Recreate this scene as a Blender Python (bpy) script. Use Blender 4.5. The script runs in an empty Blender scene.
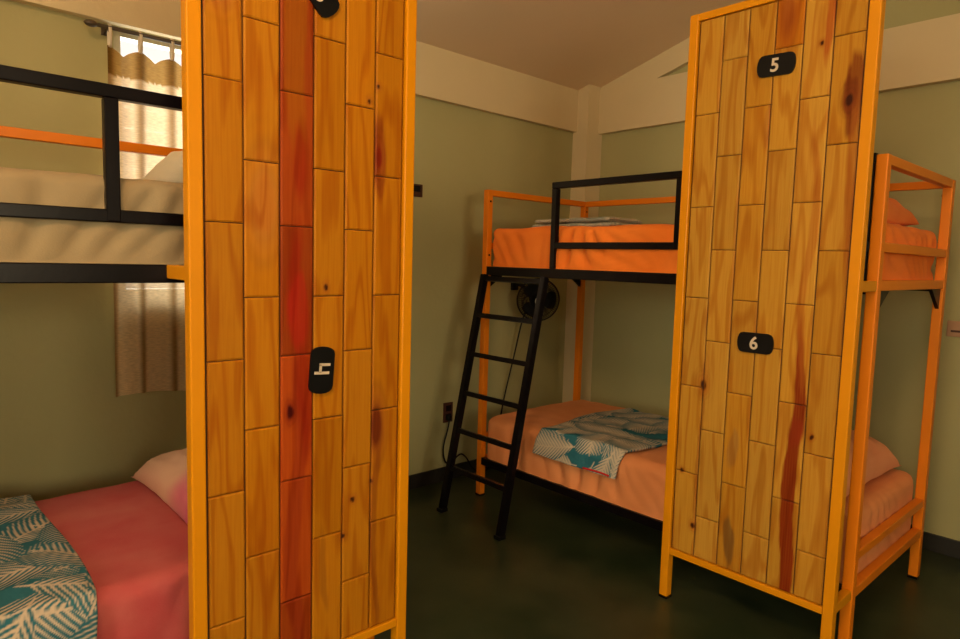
import bpy, bmesh, math, random
import numpy as np
from mathutils import Vector, Matrix, noise
random.seed(7)
SC = bpy.context.scene
COL = SC.collection
PI = math.pi

# ------------------------------------------------------------------ helpers
def link(o, parent=None):
    COL.objects.link(o)
    if parent: o.parent = parent
    return o
def tag(o, label=None, cat=None, group=None, kind=None):
    if label: o['label'] = label
    if cat: o['category'] = cat
    if group: o['group'] = group
    if kind: o['kind'] = kind
    return o
def obj(name, bm, mat, parent=None, smooth=False, loc=None):
    me = bpy.data.meshes.new(name)
    bm.normal_update(); bm.to_mesh(me); bm.free()
    if mat: me.materials.append(mat)
    if smooth:
        for p in me.polygons: p.use_smooth = True
    o = bpy.data.objects.new(name, me)
    if loc: o.location = loc
    return link(o, parent)
def empty(name, loc, rz=0):
    o = bpy.data.objects.new(name, None); o.location = loc; o.rotation_euler = (0, 0, rz)
    o.empty_display_size = .1
    return link(o)
def box(bm, x0, x1, y0, y1, z0, z1, bev=0.0, seg=2):
    r = bmesh.ops.create_cube(bm, size=1)
    vs = r['verts']
    for v in vs:
        v.co = Vector(((x0 + x1) / 2 + v.co.x * (x1 - x0), (y0 + y1) / 2 + v.co.y * (y1 - y0), (z0 + z1) / 2 + v.co.z * (z1 - z0)))
    if bev > 0:
        es = list({e for v in vs for e in v.link_edges})
        bmesh.ops.bevel(bm, geom=es, offset=bev, segments=seg, affect='EDGES', profile=.5)
    return vs
def bx(name, dims, mat, parent=None, bev=.003, smooth=False):
    bm = bmesh.new(); box(bm, *dims, bev=bev)
    return obj(name, bm, mat, parent, smooth)
def bar(bm, p, q, w, h, up=(0, 0, 1), bev=.003):
    """rectangular bar from p to q, w across, h along 'up'"""
    p = Vector(p); q = Vector(q); d = q - p; L = d.length; z = d.normalized()
    x = Vector(up).cross(z).normalized(); y = z.cross(x)
    r = bmesh.ops.create_cube(bm, size=1); vs = r['verts']
    for v in vs:
        c = v.co.copy(); v.co = p + x * (c.x * w) + y * (c.y * h) + z * ((c.z + .5) * L)
    if bev > 0:
        es = list({e for v in vs for e in v.link_edges})
        bmesh.ops.bevel(bm, geom=es, offset=bev, segments=2, affect='EDGES')
def tube(bm, pts, r, n=8, cap=True):
    pts = [Vector(p) for p in pts]; rings = []
    up = Vector((0, 0, 1))
    for i, p in enumerate(pts):
        t = (pts[min(i + 1, len(pts) - 1)] - pts[max(i - 1, 0)]).normalized()
        a = t.cross(up)
        if a.length < .05: a = t.cross(Vector((1, 0, 0)))
        a.normalize(); b = t.cross(a)
        rings.append([bm.verts.new(p + a * (r * math.cos(2 * PI * k / n)) + b * (r * math.sin(2 * PI * k / n))) for k in range(n)])
    for i in range(len(rings) - 1):
        for k in range(n):
            bm.faces.new((rings[i][k], rings[i][(k + 1) % n], rings[i + 1][(k + 1) % n], rings[i + 1][k]))
    if cap: bm.faces.new(rings[0][::-1]); bm.faces.new(rings[-1])
def spline(ctrl, n=10):
    P = [Vector(c) for c in ctrl]; P = [P[0] * 2 - P[1]] + P + [P[-1] * 2 - P[-2]]
    out = []
    for i in range(1, len(P) - 2):
        for k in range(n):
            t = k / n
            out.append(.5 * ((2 * P[i]) + (-P[i - 1] + P[i + 1]) * t + (2 * P[i - 1] - 5 * P[i] + 4 * P[i + 1] - P[i + 2]) * t * t + (-P[i - 1] + 3 * P[i] - 3 * P[i + 1] + P[i + 2]) * t ** 3))
    out.append(P[-2]); return out
def grid_faces(nu, nv, off=0, wrap=False):
    f = []
    for j in range(nv - 1):
        for i in range(nu - 1):
            a = off + j * nu + i
            f.append((a, a + 1, a + nu + 1, a + nu))
    return f
def mesh_np(name, verts, faces, mat, parent=None, smooth=True, color=None, attr='tone'):
    me = bpy.data.meshes.new(name)
    me.from_pydata([tuple(v) for v in verts], [], faces)
    me.update()
    me.materials.append(mat)
    if smooth: me.polygons.foreach_set('use_smooth', [True] * len(me.polygons))
    if color is not None:
        a = me.color_attributes.new(attr, 'FLOAT_COLOR', 'POINT')
        a.data.foreach_set('color', np.asarray(color, dtype=np.float32).ravel())
    o = bpy.data.objects.new(name, me)
    return link(o, parent)

# ------------------------------------------------------------------ materials
def new_mat(name):
    m = bpy.data.materials.new(name); m.use_nodes = True
    nt = m.node_tree; b = nt.nodes['Principled BSDF']
    return m, nt, b
def N(nt, t, **kw):
    n = nt.nodes.new(t)
    for k, v in kw.items():
        if k in n.inputs: n.inputs[k].default_value = v
        else: setattr(n, k, v)
    return n
def paint(name, c1, c2, rough=.6, scale=3.0, bump=.0, bscale=60, spec=.5, detail=5):
    m, nt, b = new_mat(name)
    tc = N(nt, 'ShaderNodeTexCoord'); no = N(nt, 'ShaderNodeTexNoise'); no.inputs['Scale'].default_value = scale; no.inputs['Detail'].default_value = detail
    mx = N(nt, 'ShaderNodeMix', data_type='RGBA')
    mx.inputs[6].default_value = (*c1, 1); mx.inputs[7].default_value = (*c2, 1)
    rp = N(nt, 'ShaderNodeMapRange'); rp.inputs[1].default_value = .3; rp.inputs[2].default_value = .7
    nt.links.new(tc.outputs['Object'], no.inputs['Vector']); nt.links.new(no.outputs['Fac'], rp.inputs[0])
    nt.links.new(rp.outputs[0], mx.inputs[0]); nt.links.new(mx.outputs[2], b.inputs['Base Color'])
    b.inputs['Roughness'].default_value = rough; b.inputs['Specular IOR Level'].default_value = spec
    if bump:
        n2 = N(nt, 'ShaderNodeTexNoise'); n2.inputs['Scale'].default_value = bscale; n2.inputs['Detail'].default_value = 4
        bp = N(nt, 'ShaderNodeBump'); bp.inputs['Strength'].default_value = bump; bp.inputs['Distance'].default_value = .01
        nt.links.new(tc.outputs['Object'], n2.inputs['Vector']); nt.links.new(n2.outputs['Fac'], bp.inputs['Height']); nt.links.new(bp.outputs[0], b.inputs['Normal'])
    return m
def fabric(name, c1, c2, scale=4, weave=.25, sheen=.04, ctr=None):
    m = paint(name, c1, c2, .9, scale, bump=weave, bscale=220, spec=.15)
    m.node_tree.nodes['Principled BSDF'].inputs['Sheen Weight'].default_value = sheen
    return m
M = {}
M['wall'] = paint('green_wall_paint', (.385, .368, .182), (.43, .41, .21), .8, 1.6, .12, 35, .3)
M['cream'] = paint('cream_wall_paint', (.66, .56, .35), (.70, .59, .375), .8, 2.5, .12, 30, .3)
M['ceil'] = paint('ceiling_paint', (.76, .61, .43), (.80, .64, .45), .85, 1.2, .08, 30, .3)
M['floor'] = paint('green_concrete', (.012, .026, .012), (.046, .056, .028), .36, 3.2, .05, 8, .45, 8)
M['base'] = paint('black_baseboard', (.012, .011, .010), (.02, .018, .015), .5, 5)
M['orange'] = paint('orange_enamel_shaded', (.74, .205, .005), (.78, .22, .006), .38, 6, .02, 90, .3)  # same paint as the screen frames, its redder shaded hue put into the colour
M['orange_lit'] = paint('orange_enamel_lit', (.68, .262, .002), (.72, .28, .003), .38, 6, .02, 90, .25)  # same paint as the bunk frames, its yellower lit hue put into the colour
M['black'] = paint('black_enamel', (.0035, .0025, .0035), (.006, .0045, .006), .30, 8, .02, 90, .14)
M['blackp'] = paint('black_plastic', (.003, .003, .004), (.005, .005, .006), .4, 8, spec=.25)
M['digit'] = paint('ivory_digit', (.62, .52, .40), (.66, .56, .44), .6, 8)
M['brown'] = paint('brown_plate', (.055, .018, .012), (.07, .022, .015), .45, 8)
M['pinkplate'] = paint('pale_plate', (.42, .24, .14), (.46, .27, .16), .5, 8)
M['deck'] = paint('bed_deck', (.05, .035, .02), (.07, .05, .03), .7, 8)
M['back'] = paint('panel_backing', (.045, .018, .006), (.06, .025, .008), .8, 9)
M['sheet_orange'] = fabric('orange_sheet', (.86, .20, .022), (.92, .25, .038), 5, .1)
M['sheet_apricot'] = fabric('apricot_sheet', (.74, .27, .10), (.80, .32, .13), 5, .1)
M['sheet_pink'] = fabric('pink_sheet', (.50, .075, .085), (.56, .14, .135), 6, .1)
M['sheet_beige'] = fabric('beige_sheet', (.31, .245, .145), (.35, .275, .165), 5, .08)
M['pil_orange'] = fabric('orange_pillowcase', (.86, .20, .04), (.90, .26, .06), 6)
M['pil_peach'] = fabric('peach_pillowcase', (.84, .32, .16), (.88, .38, .20), 6)
M['pil_white'] = fabric('white_pillowcase', (.74, .68, .55), (.78, .72, .60), 6)
M['rod'] = paint('dark_rod', (.05, .035, .02), (.07, .05, .03), .4, 8)
M['alu'] = paint('window_aluminium', (.55, .52, .45), (.6, .57, .5), .4, 8)
M['redtrim'] = fabric('red_binding', (.55, .02, .02), (.6, .03, .03), 8)

def tie_dye():
    m, nt, b = new_mat('tie_dye_pillowcase')
    a = N(nt, 'ShaderNodeAttribute'); a.attribute_name = 'tone'
    nt.links.new(a.outputs['Color'], b.inputs['Base Color']); b.inputs['Roughness'].default_value = .9; b.inputs['Specular IOR Level'].default_value = .15
    return m
M['tiedye'] = tie_dye()
def palm_cloth():
    m, nt, b = new_mat('palm_leaf_quilt')
    a = N(nt, 'ShaderNodeAttribute'); a.attribute_name = 'tone'
    nt.links.new(a.outputs['Color'], b.inputs['Base Color']); b.inputs['Roughness'].default_value = .92; b.inputs['Specular IOR Level'].default_value = .12
    tc = N(nt, 'ShaderNodeTexCoord'); v = N(nt, 'ShaderNodeTexVoronoi'); v.inputs['Scale'].default_value = 55
    bp = N(nt, 'ShaderNodeBump'); bp.inputs['Strength'].default_value = .5; bp.inputs['Distance'].default_value = .004; bp.invert = True
    nt.links.new(tc.outputs['Object'], v.inputs['Vector']); nt.links.new(v.outputs['Distance'], bp.inputs['Height']); nt.links.new(bp.outputs[0], b.inputs['Normal'])
    return m
M['palm'] = palm_cloth()
def wood():
    m, nt, b = new_mat('varnished_pine')
    a = N(nt, 'ShaderNodeAttribute'); a.attribute_name = 'tone'
    tc = N(nt, 'ShaderNodeTexCoord')
    # each plank slides the grain by its own seed (alpha)
    sc = N(nt, 'ShaderNodeVectorMath', operation='SCALE'); sc.inputs[0].default_value = (7.3, 3.1, 11.7)
    nt.links.new(a.outputs['Alpha'], sc.inputs['Scale'])
    ad = N(nt, 'ShaderNodeVectorMath', operation='ADD'); nt.links.new(tc.outputs['Object'], ad.inputs[0]); nt.links.new(sc.outputs[0], ad.inputs[1])
    mp = N(nt, 'ShaderNodeMapping'); mp.inputs['Scale'].default_value = (1, 1, .11); nt.links.new(ad.outputs[0], mp.inputs['Vector'])
    w = N(nt, 'ShaderNodeTexNoise'); w.inputs['Scale'].default_value = 9; w.inputs['Detail'].default_value = 2; nt.links.new(mp.outputs[0], w.inputs['Vector'])
    # contour lines of a stretched noise give cathedral grain
    mu = N(nt, 'ShaderNodeMath', operation='MULTIPLY'); mu.inputs[1].default_value = 44; nt.links.new(w.outputs['Fac'], mu.inputs[0])
    si = N(nt, 'ShaderNodeMath', operation='SINE'); nt.links.new(mu.outputs[0], si.inputs[0])
    mr = N(nt, 'ShaderNodeMapRange'); mr.inputs[1].default_value = .2; mr.inputs[2].default_value = 1; nt.links.new(si.outputs[0], mr.inputs[0])
    mp2 = N(nt, 'ShaderNodeMapping'); mp2.inputs['Scale'].default_value = (1, 1, .035); nt.links.new(ad.outputs[0], mp2.inputs['Vector'])
    f = N(nt, 'ShaderNodeTexNoise'); f.inputs['Scale'].default_value = 170; f.inputs['Detail'].default_value = 3; nt.links.new(mp2.outputs[0], f.inputs['Vector'])
    mr2 = N(nt, 'ShaderNodeMapRange'); mr2.inputs[1].default_value = .4; mr2.inputs[2].default_value = .75; nt.links.new(f.outputs['Fac'], mr2.inputs[0])
    x1 = N(nt, 'ShaderNodeMix', data_type='RGBA', blend_type='MULTIPLY'); x1.inputs[7].default_value = (.74, .52, .30, 1)
    k1 = N(nt, 'ShaderNodeMath', operation='MULTIPLY'); k1.inputs[1].default_value = .65; nt.links.new(mr.outputs[0], k1.inputs[0])
    nt.links.new(k1.outputs[0], x1.inputs[0]); nt.links.new(a.outputs['Color'], x1.inputs[6])
    x2 = N(nt, 'ShaderNodeMix', data_type='RGBA', blend_type='MULTIPLY'); x2.inputs[7].default_value = (.80, .62, .42, 1)
    k2 = N(nt, 'ShaderNodeMath', operation='MULTIPLY'); k2.inputs[1].default_value = .55; nt.links.new(mr2.outputs[0], k2.inputs[0])
    nt.links.new(k2.outputs[0], x2.inputs[0]); nt.links.new(x1.outputs[2], x2.inputs[6])
    nt.links.new(x2.outputs[2], b.inputs['Base Color'])
    b.inputs['Roughness'].default_value = .45; b.inputs['Specular IOR Level'].default_value = .13
    bp = N(nt, 'ShaderNodeBump'); bp.inputs['Strength'].default_value = .12; bp.inputs['Distance'].default_value = .002
    nt.links.new(f.outputs['Fac'], bp.inputs['Height']); nt.links.new(bp.outputs[0], b.inputs['Normal'])
    return m
M['wood'] = wood()
def glass():
    m = bpy.data.materials.new('pane_glass'); m.use_nodes = True; nt = m.node_tree; nt.nodes.clear()
    o = N(nt, 'ShaderNodeOutputMaterial'); t = N(nt, 'ShaderNodeBsdfTransparent'); g = N(nt, 'ShaderNodeBsdfGlossy'); g.inputs['Roughness'].default_value = .03
    fr = N(nt, 'ShaderNodeFresnel'); fr.inputs[0].default_value = 1.45; mx = N(nt, 'ShaderNodeMixShader')
    nt.links.new(fr.outputs[0], mx.inputs[0]); nt.links.new(t.outputs[0], mx.inputs[1]); nt.links.new(g.outputs[0], mx.inputs[2]); nt.links.new(mx.outputs[0], o.inputs[0])
    return m
M['glass'] = glass()
def curtain_mat():
    m = bpy.data.materials.new('thin_curtain_cloth'); m.use_nodes = True; nt = m.node_tree; nt.nodes.clear()
    o = N(nt, 'ShaderNodeOutputMaterial'); d = N(nt, 'ShaderNodeBsdfDiffuse'); t = N(nt, 'ShaderNodeBsdfTranslucent'); tr = N(nt, 'ShaderNodeBsdfTransparent')
    a = N(nt, 'ShaderNodeAttribute'); a.attribute_name = 'tone'
    tc = N(nt, 'ShaderNodeTexCoord'); mp = N(nt, 'ShaderNodeMapping'); mp.inputs['Scale'].default_value = (1, 30, 160); nt.links.new(tc.outputs['Object'], mp.inputs['Vector'])
    no = N(nt, 'ShaderNodeTexNoise'); no.inputs['Scale'].default_value = 1.5; nt.links.new(mp.outputs[0], no.inputs['Vector'])
    mr = N(nt, 'ShaderNodeMapRange'); mr.inputs[1].default_value = .3; mr.inputs[2].default_value = .7; mr.inputs[3].default_value = .78; mr.inputs[4].default_value = 1.05; nt.links.new(no.outputs['Fac'], mr.inputs[0])
    sc = N(nt, 'ShaderNodeVectorMath', operation='SCALE'); nt.links.new(a.outputs['Color'], sc.inputs[0]); nt.links.new(mr.outputs[0], sc.inputs['Scale'])
    nt.links.new(sc.outputs[0], d.inputs[0]); nt.links.new(sc.outputs[0], t.inputs[0])
    m1 = N(nt, 'ShaderNodeMixShader'); m1.inputs[0].default_value = .35; nt.links.new(d.outputs[0], m1.inputs[1]); nt.links.new(t.outputs[0], m1.inputs[2])
    m2 = N(nt, 'ShaderNodeMixShader')
    # alpha attribute = how closed the weave is (hem is doubled cloth)
    inv = N(nt, 'ShaderNodeMath', operation='SUBTRACT'); inv.inputs[0].default_value = 1; nt.links.new(a.outputs['Alpha'], inv.inputs[1])
    nt.links.new(inv.outputs[0], m2.inputs[0]); nt.links.new(m1.outputs[0], m2.inputs[1]); nt.links.new(tr.outputs[0], m2.inputs[2]); nt.links.new(m2.outputs[0], o.inputs[0])
    return m
M['curtain'] = curtain_mat()

# ------------------------------------------------------------------ dimensions (metres)
L, W, P = 2.012, .891, .038          # bunk frame
ZPOST, ZG, ZGL, ZBT, ZBB = 1.765, 1.771, 1.470, 1.336, 1.288
ZA, ZB2 = .232, .369                 # lower end rails (tops)
DP, PW, PTOP, PBR = .1441, .6633, 2.3252, .2191
LB, GB = .309, .3851                 # back bunk: gap to the left wall, gap to the back wall
GA, YAF = .3529, -2.5791             # left bunk: gap to the left wall, head end
RX, RY, HC = 5.8, 6.2, .28          # room
def zc(x): return 2.556 + HC * min(x, RX - x)

# ------------------------------------------------------------------ room
bm = bmesh.new(); box(bm, -.15, RX + .15, -RY - .15, .15, -.15, 0); tag(obj('floor', bm, M['floor']), kind='structure')
# left wall with window opening
WY0, WY1, WZ0, WZ1 = -3.06, -1.95, 1.16, 2.278
bm = bmesh.new()
box(bm, -.15, 0, -RY - .15, WY0, 0, 2.62); box(bm, -.15, 0, WY1, .15, 0, 2.62)
box(bm, -.15, 0, WY0, WY1, 0, WZ0); box(bm, -.15, 0, WY0, WY1, WZ1, 2.62)
tag(obj('wall_left', bm, M['wall']), kind='structure')
SY0, SY1, SZ0, SZ1 = -4.6, -3.0, 1.0, 2.3  # opening for the added fill window on the right
bm = bmesh.new(); box(bm, RX, RX + .15, -RY - .15, SY0, 0, 2.62); box(bm, RX, RX + .15, SY1, .15, 0, 2.62); box(bm, RX, RX + .15, SY0, SY1, 0, SZ0); box(bm, RX, RX + .15, SY0, SY1, SZ1, 2.62); tag(obj('wall_right', bm, M['wall']), kind='structure')
def gable(bm, y0, y1, zlow=0, hole=None):
    poly = [(0, zlow), (RX, zlow), (RX, zc(RX)), (RX / 2, zc(RX / 2)), (0, zc(0))]
    a = [bm.verts.new((x, y0, z)) for x, z in poly]; b = [bm.verts.new((x, y1, z)) for x, z in poly]
    bm.faces.new(a); bm.faces.new(b[::-1])
    for i in range(5): bm.faces.new((a[i], b[i], b[(i + 1) % 5], a[(i + 1) % 5]))
bm = bmesh.new(); gable(bm, 0, .15); bmesh.ops.recalc_face_normals(bm, faces=bm.faces); tag(obj('wall_back', bm, M['wall']), kind='structure')
# front wall (behind the camera) with a wide opening for an added fill window
FX0, FX1, FZ0, FZ1 = 2.3, 4.6, .95, 2.35
bm = bmesh.new()
box(bm, 0, FX0, -RY - .15, -RY, 0, 2.45); box(bm, FX1, RX, -RY - .15, -RY, 0, 2.45); box(bm, FX0, FX1, -RY - .15, -RY, 0, FZ0); box(bm, FX0, FX1, -RY - .15, -RY, FZ1, 2.45)
gable(bm, -RY - .15, -RY, 2.45)
bmesh.ops.recalc_face_normals(bm, faces=bm.faces); tag(obj('wall_front', bm, M['wall']), kind='structure')
bm = bmesh.new()
for s in (0, 1):
    xa, xb = (0, RX / 2) if s == 0 else (RX / 2, RX)
    xo = -.15 if s == 0 else RX + .15
    pts = [(xo, 2.556 - .15 * HC), (RX / 2, zc(RX / 2))]
    vs = []
    for dz in (0, .12):
        for (x, z) in pts:
            for y in (-RY - .15, .15): vs.append(bm.verts.new((x, y, z + dz)))
    for f in ((0, 1, 3, 2), (4, 6, 7, 5), (0, 2, 6, 4), (1, 5, 7, 3), (0, 4, 5, 1), (2, 3, 7, 6)): bm.faces.new([vs[i] for i in f])
bmesh.ops.recalc_face_normals(bm, faces=bm.faces); tag(obj('ceiling', bm, M['ceil']), kind='structure')
# eave beam along the left wall (a little deeper towards the window)
bm = bmesh.new(); vs = []
for y, d in ((-.15, .035), (-RY, .05)):
    for x, z in ((0, 2.282), (d, 2.282), (d, zc(d)), (0, zc(0))): vs.append(bm.verts.new((x, y, z)))
for f in ((0, 1, 2, 3), (7, 6, 5, 4), (0, 4, 5, 1), (1, 5, 6, 2), (2, 6, 7, 3), (3, 7, 4, 0)): bm.faces.new([vs[i] for i in f])
bmesh.ops.recalc_face_normals(bm, faces=bm.faces); tag(obj('trim_1', bm, M['cream']), kind='structure')
# corner column
bm = bmesh.new(); vs = []
cx_, cy_ = .130, -.163
for x, y in ((0, 0), (cx_, 0), (cx_, cy_), (0, cy_)):
    vs.append((bm.verts.new((x, y, 0)), bm.verts.new((x, y, zc(x)))))
for i in range(4):
    a, b = vs[i], vs[(i + 1) % 4]; bm.faces.new((a[0], b[0], b[1], a[1]))
bm.faces.new([v[1] for v in vs]); bm.faces.new([v[0] for v in vs][::-1])
bmesh.ops.recalc_face_normals(bm, faces=bm.faces); tag(obj('trim_2', bm, M['cream']), kind='structure')
# tie beam on the back wall and raking strip below the ceiling
bm = bmesh.new(); box(bm, cx_, RX, -.045, 0, 2.275, 2.572); tag(obj('trim_3', bm, M['cream']), kind='structure')
bm = bmesh.new()
for sgn in (0, 1):
    X = (lambda x: x) if sgn == 0 else (lambda x: RX - x)
    poly = [(cx_, 2.56), (cx_, zc(cx_)), (RX / 2, zc(RX / 2)), (RX / 2, zc(RX / 2) - .145), (.56, zc(.56) - .145)]
    a = [bm.verts.new((X(x), -.038, z)) for x, z in poly]; b = [bm.verts.new((X(x), 0, z)) for x, z in poly]
    bm.faces.new(a); bm.faces.new(b[::-1])
    for i in range(5): bm.faces.new((a[i], b[i], b[(i + 1) % 5], a[(i + 1) % 5]))
bmesh.ops.recalc_face_normals(bm, faces=bm.faces); tag(obj('trim_4', bm, M['cream']), kind='structure')
bm = bmesh.new(); box(bm, 0, .014, -RY, cy_, 0, .085, .002); tag(obj('baseboard_left', bm, M['base']), kind='structure')
bm = bmesh.new(); box(bm, cx_, RX, -.014, 0, 0, .085, .002); tag(obj('baseboard_back', bm, M['base']), kind='structure')

# window in the left wall: frame, mullion, glass louvres
t = empty('window_1', (-.09, (WY0 + WY1) / 2, WZ0)); tag(t, kind='structure')
wy = (WY1 - WY0) / 2; wh = WZ1 - WZ0
bm = bmesh.new()
box(bm, -.03, .03, -wy, wy, 0, .04); box(bm, -.03, .03, -wy, wy, wh - .018, wh); box(bm, -.03, .03, -wy, -wy + .04, .04, wh - .018); box(bm, -.03, .03, wy - .04, wy, .04, wh - .018); box(bm, -.03, .03, -.02, .02, .04, wh - .018)
obj('window_frame', bm, M['alu'], t)
for k in range(12):
    z = .085 + k * .087
    for s in (-1, 1):
        bm = bmesh.new(); y0, y1 = (-wy + .045, -.025) if s < 0 else (.025, wy - .045)
        vs = box(bm, -.003, .003, y0, y1, -.05, .05)
        bmesh.ops.rotate(bm, verts=bm.verts, cent=(0, 0, 0), matrix=Matrix.Rotation(math.radians(28), 3, 'Y'))
        bmesh.ops.translate(bm, verts=bm.verts, vec=(0, 0, z)); obj('louvre', bm, M['glass'], t)
t = empty('added_window_front', ((FX0 + FX1) / 2, -RY - .08, FZ0)); tag(t, kind='structure')  # added unseen window, put in to brighten the room from the front
fw = (FX1 - FX0) / 2; fh = FZ1 - FZ0
bm = bmesh.new()
box(bm, -fw, fw, -.03, .03, 0, .05); box(bm, -fw, fw, -.03, .03, fh - .05, fh)
for x in (-fw + .025, 0, fw - .025): box(bm, x - .025, x + .025, -.03, .03, .05, fh - .05)
obj('window_frame', bm, M['alu'], t)
for s in (-1, 1):
    bm = bmesh.new(); x0, x1 = sorted((s * .026, s * (fw - .051))); box(bm, x0, x1, -.003, .003, .05, fh - .05); obj('pane', bm, M['glass'], t)

t = empty('added_window_right', (RX + .08, (SY0 + SY1) / 2, SZ0)); tag(t, kind='structure')  # added unseen window, put in to brighten the left wall and corner
fw = (SY1 - SY0) / 2; fh = SZ1 - SZ0
bm = bmesh.new()
box(bm, -.03, .03, -fw, fw, 0, .05); box(bm, -.03, .03, -fw, fw, fh - .05, fh)
for y in (-fw + .025, 0, fw - .025): box(bm, -.03, .03, y - .025, y + .025, .05, fh - .05)
obj('window_frame', bm, M['alu'], t)
for s in (-1, 1):
    bm = bmesh.new(); y0, y1 = sorted((s * .026, s * (fw - .051))); box(bm, -.003, .003, y0, y1, .05, fh - .05); obj('pane', bm, M['glass'], t)

# ------------------------------------------------------------------ digits
def text_mesh(s, size, depth):
    cu = bpy.data.curves.new('digit', 'FONT'); cu.body = s; cu.size = size; cu.extrude = depth; cu.align_x = 'CENTER'; cu.align_y = 'CENTER'; cu.offset = size * .018
    tmp = bpy.data.objects.new('digit_source', cu); COL.objects.link(tmp)
    dg = bpy.context.evaluated_depsgraph_get(); dg.update()
    me = bpy.data.meshes.new_from_object(tmp.evaluated_get(dg))
    COL.objects.unlink(tmp); bpy.data.objects.remove(tmp); bpy.data.curves.remove(cu)
    xs = [v.co.x for v in me.vertices]; ys = [v.co.y for v in me.vertices]
    cx, cy = (min(xs) + max(xs)) / 2, (min(ys) + max(ys)) / 2
    for v in me.vertices: v.co.x -= cx; v.co.y -= cy
    return me
def plate(parent, x, z, yf, digit, rot, dsh=0.0, w=.134, h=.074):
    """black plate with bowed ends lying on the plank face (local y = yf), rot in radians (clockwise seen from the front)"""
    bm = bmesh.new(); pts = []
    for k in range(9):
        a = -PI / 2 + PI * k / 8; pts.append((w / 2 - .022 + .022 * math.cos(a) ** .8, h / 2 * (math.sin(a) if abs(math.sin(a)) < .999 else math.copysign(1, math.sin(a)))))
    pts += [(-px, -pz) for px, pz in pts]
    f = [bm.verts.new((px, 0, pz)) for px, pz in pts]; b = [bm.verts.new((px, .006, pz)) for px, pz in pts]
    bm.faces.new(f); bm.faces.new(b[::-1]); n = len(pts)
    for i in range(n): bm.faces.new((f[i], b[i], b[(i + 1) % n], f[(i + 1) % n]))
    bmesh.ops.recalc_face_normals(bm, faces=bm.faces)
    o = obj('number_plate', bm, M['blackp'], parent); o.location = (x, yf - .006, z); o.rotation_euler = (0, rot, 0)
    if digit == '4':
        bm = bmesh.new(); s = .0038
        box(bm, .0075 - s, .0075 + s, -.0012, 0, -.024, .022)      # long stem
        box(bm, -.016, .0075, -.0012, 0, -.006 - s, -.006 + s)      # cross bar
        box(bm, -.016 - s, -.016 + s, -.0012, 0, -.006 - s, .024)   # short open stroke
        d = obj('digit', bm, M['digit'], o)
    else:
        me = text_mesh(digit, .064, .0006); me.materials.clear(); me.materials.append(M['digit'])
        me.transform(Matrix.Rotation(PI / 2, 4, 'X')); me.transform(Matrix.Translation((dsh, -.0006, 0)))
        d = bpy.data.objects.new('digit', me); link(d, o)
    d['label'] = 'pale digit ' + digit
    return o

# ------------------------------------------------------------------ plank panel
GOLD = np.array((.46, .220, .020)); HONEY = np.array((.50, .256, .029)); AMBER = np.array((.46, .172, .005)); RED = np.array((.36, .060, .007)); PALE = np.array((.54, .315, .060))
def planks(parent, x0, x1, z0, z1, yf, odd_top, even_top, tones, stains, seedbase):
    """six columns of vertical boards; tones(col,row)->colour; stains act on the wood's own colour"""
    V, F, C = [], [], []; step = .0042; gap = .0021; n0 = 0
    rnd = random.Random(seedbase); cw = (x1 - x0) / 6
    for c in range(6):
        top = odd_top if c % 2 == 0 else even_top
        cuts = [z1]; z = top
        while z > z0 + .03:
            if z < z1 - .02: cuts.append(z)
            z -= .3485
        cuts.append(z0)
        for r in range(len(cuts) - 1):
            za, zb = cuts[r + 1] + gap * .6, cuts[r] - gap * .6; xa, xb = x0 + c * cw + gap, x0 + (c + 1) * cw - gap
            dy = rnd.uniform(-.0012, .0008); seed = rnd.random()
            nu = max(4, int((xb - xa) / step)); nv = max(4, int((zb - za) / step))
            xs = np.linspace(xa, xb, nu); zs = np.linspace(za, zb, nv)
            X, Z = np.meshgrid(xs, zs); Y = np.full_like(X, yf + dy)
            # soft eased edges
            e = np.minimum(np.minimum(X - xa, xb - X), np.minimum(Z - za, zb - Z)); Y = Y + np.where(e < 1e-6, .0022, 0)
            base = tones(c, r) * rnd.uniform(.92, 1.08)
            col = np.ones(X.shape + (3,)) * base
            for fn in stains: col = fn(col, X, Z, c)
            V.append(np.stack([X, Y, Z], -1).reshape(-1, 3)); al = np.full((X.size, 1), seed)
            C.append(np.concatenate([np.clip(col.reshape(-1, 3), 0, 1), al], 1)); F += grid_faces(nu, nv, n0)
            n0 += X.size
            # rim going back behind the face
            idx = [i for i in range(nu)] + [j * nu + nu - 1 for j in range(1, nv)] + [(nv - 1) * nu + i for i in range(nu - 2, -1, -1)] + [j * nu for j in range(nv - 2, 0, -1)]
            ring = V[-1][idx].copy(); ring[:, 1] = yf + .009; V.append(ring); C.append(C[-1][idx]); b0 = n0 - X.size; m = len(idx)
            F += [(b0 + idx[(k + 1) % m], b0 + idx[k], n0 + k, n0 + (k + 1) % m) for k in range(m)]; n0 += m
    o = mesh_np('plank_panel', np.concatenate(V), F, M['wood'], parent, smooth=False, color=np.concatenate(C))
    return o
def warp(X, Z, a=1.0):
    dx = .0035 * a * (np.sin(Z * 11 + 1.3 + 1.5 * np.sin(X * 40)) + .6 * np.sin(Z * 23 + 4 + np.sin(X * 60)) + .25 * np.sin(Z * 67))
    dz = .006 * a * (np.sin(X * 170 + 2 * np.sin(Z * 40)) + .6 * np.sin(X * 310 + Z * 55))
    return X + dx, Z + dz
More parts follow.
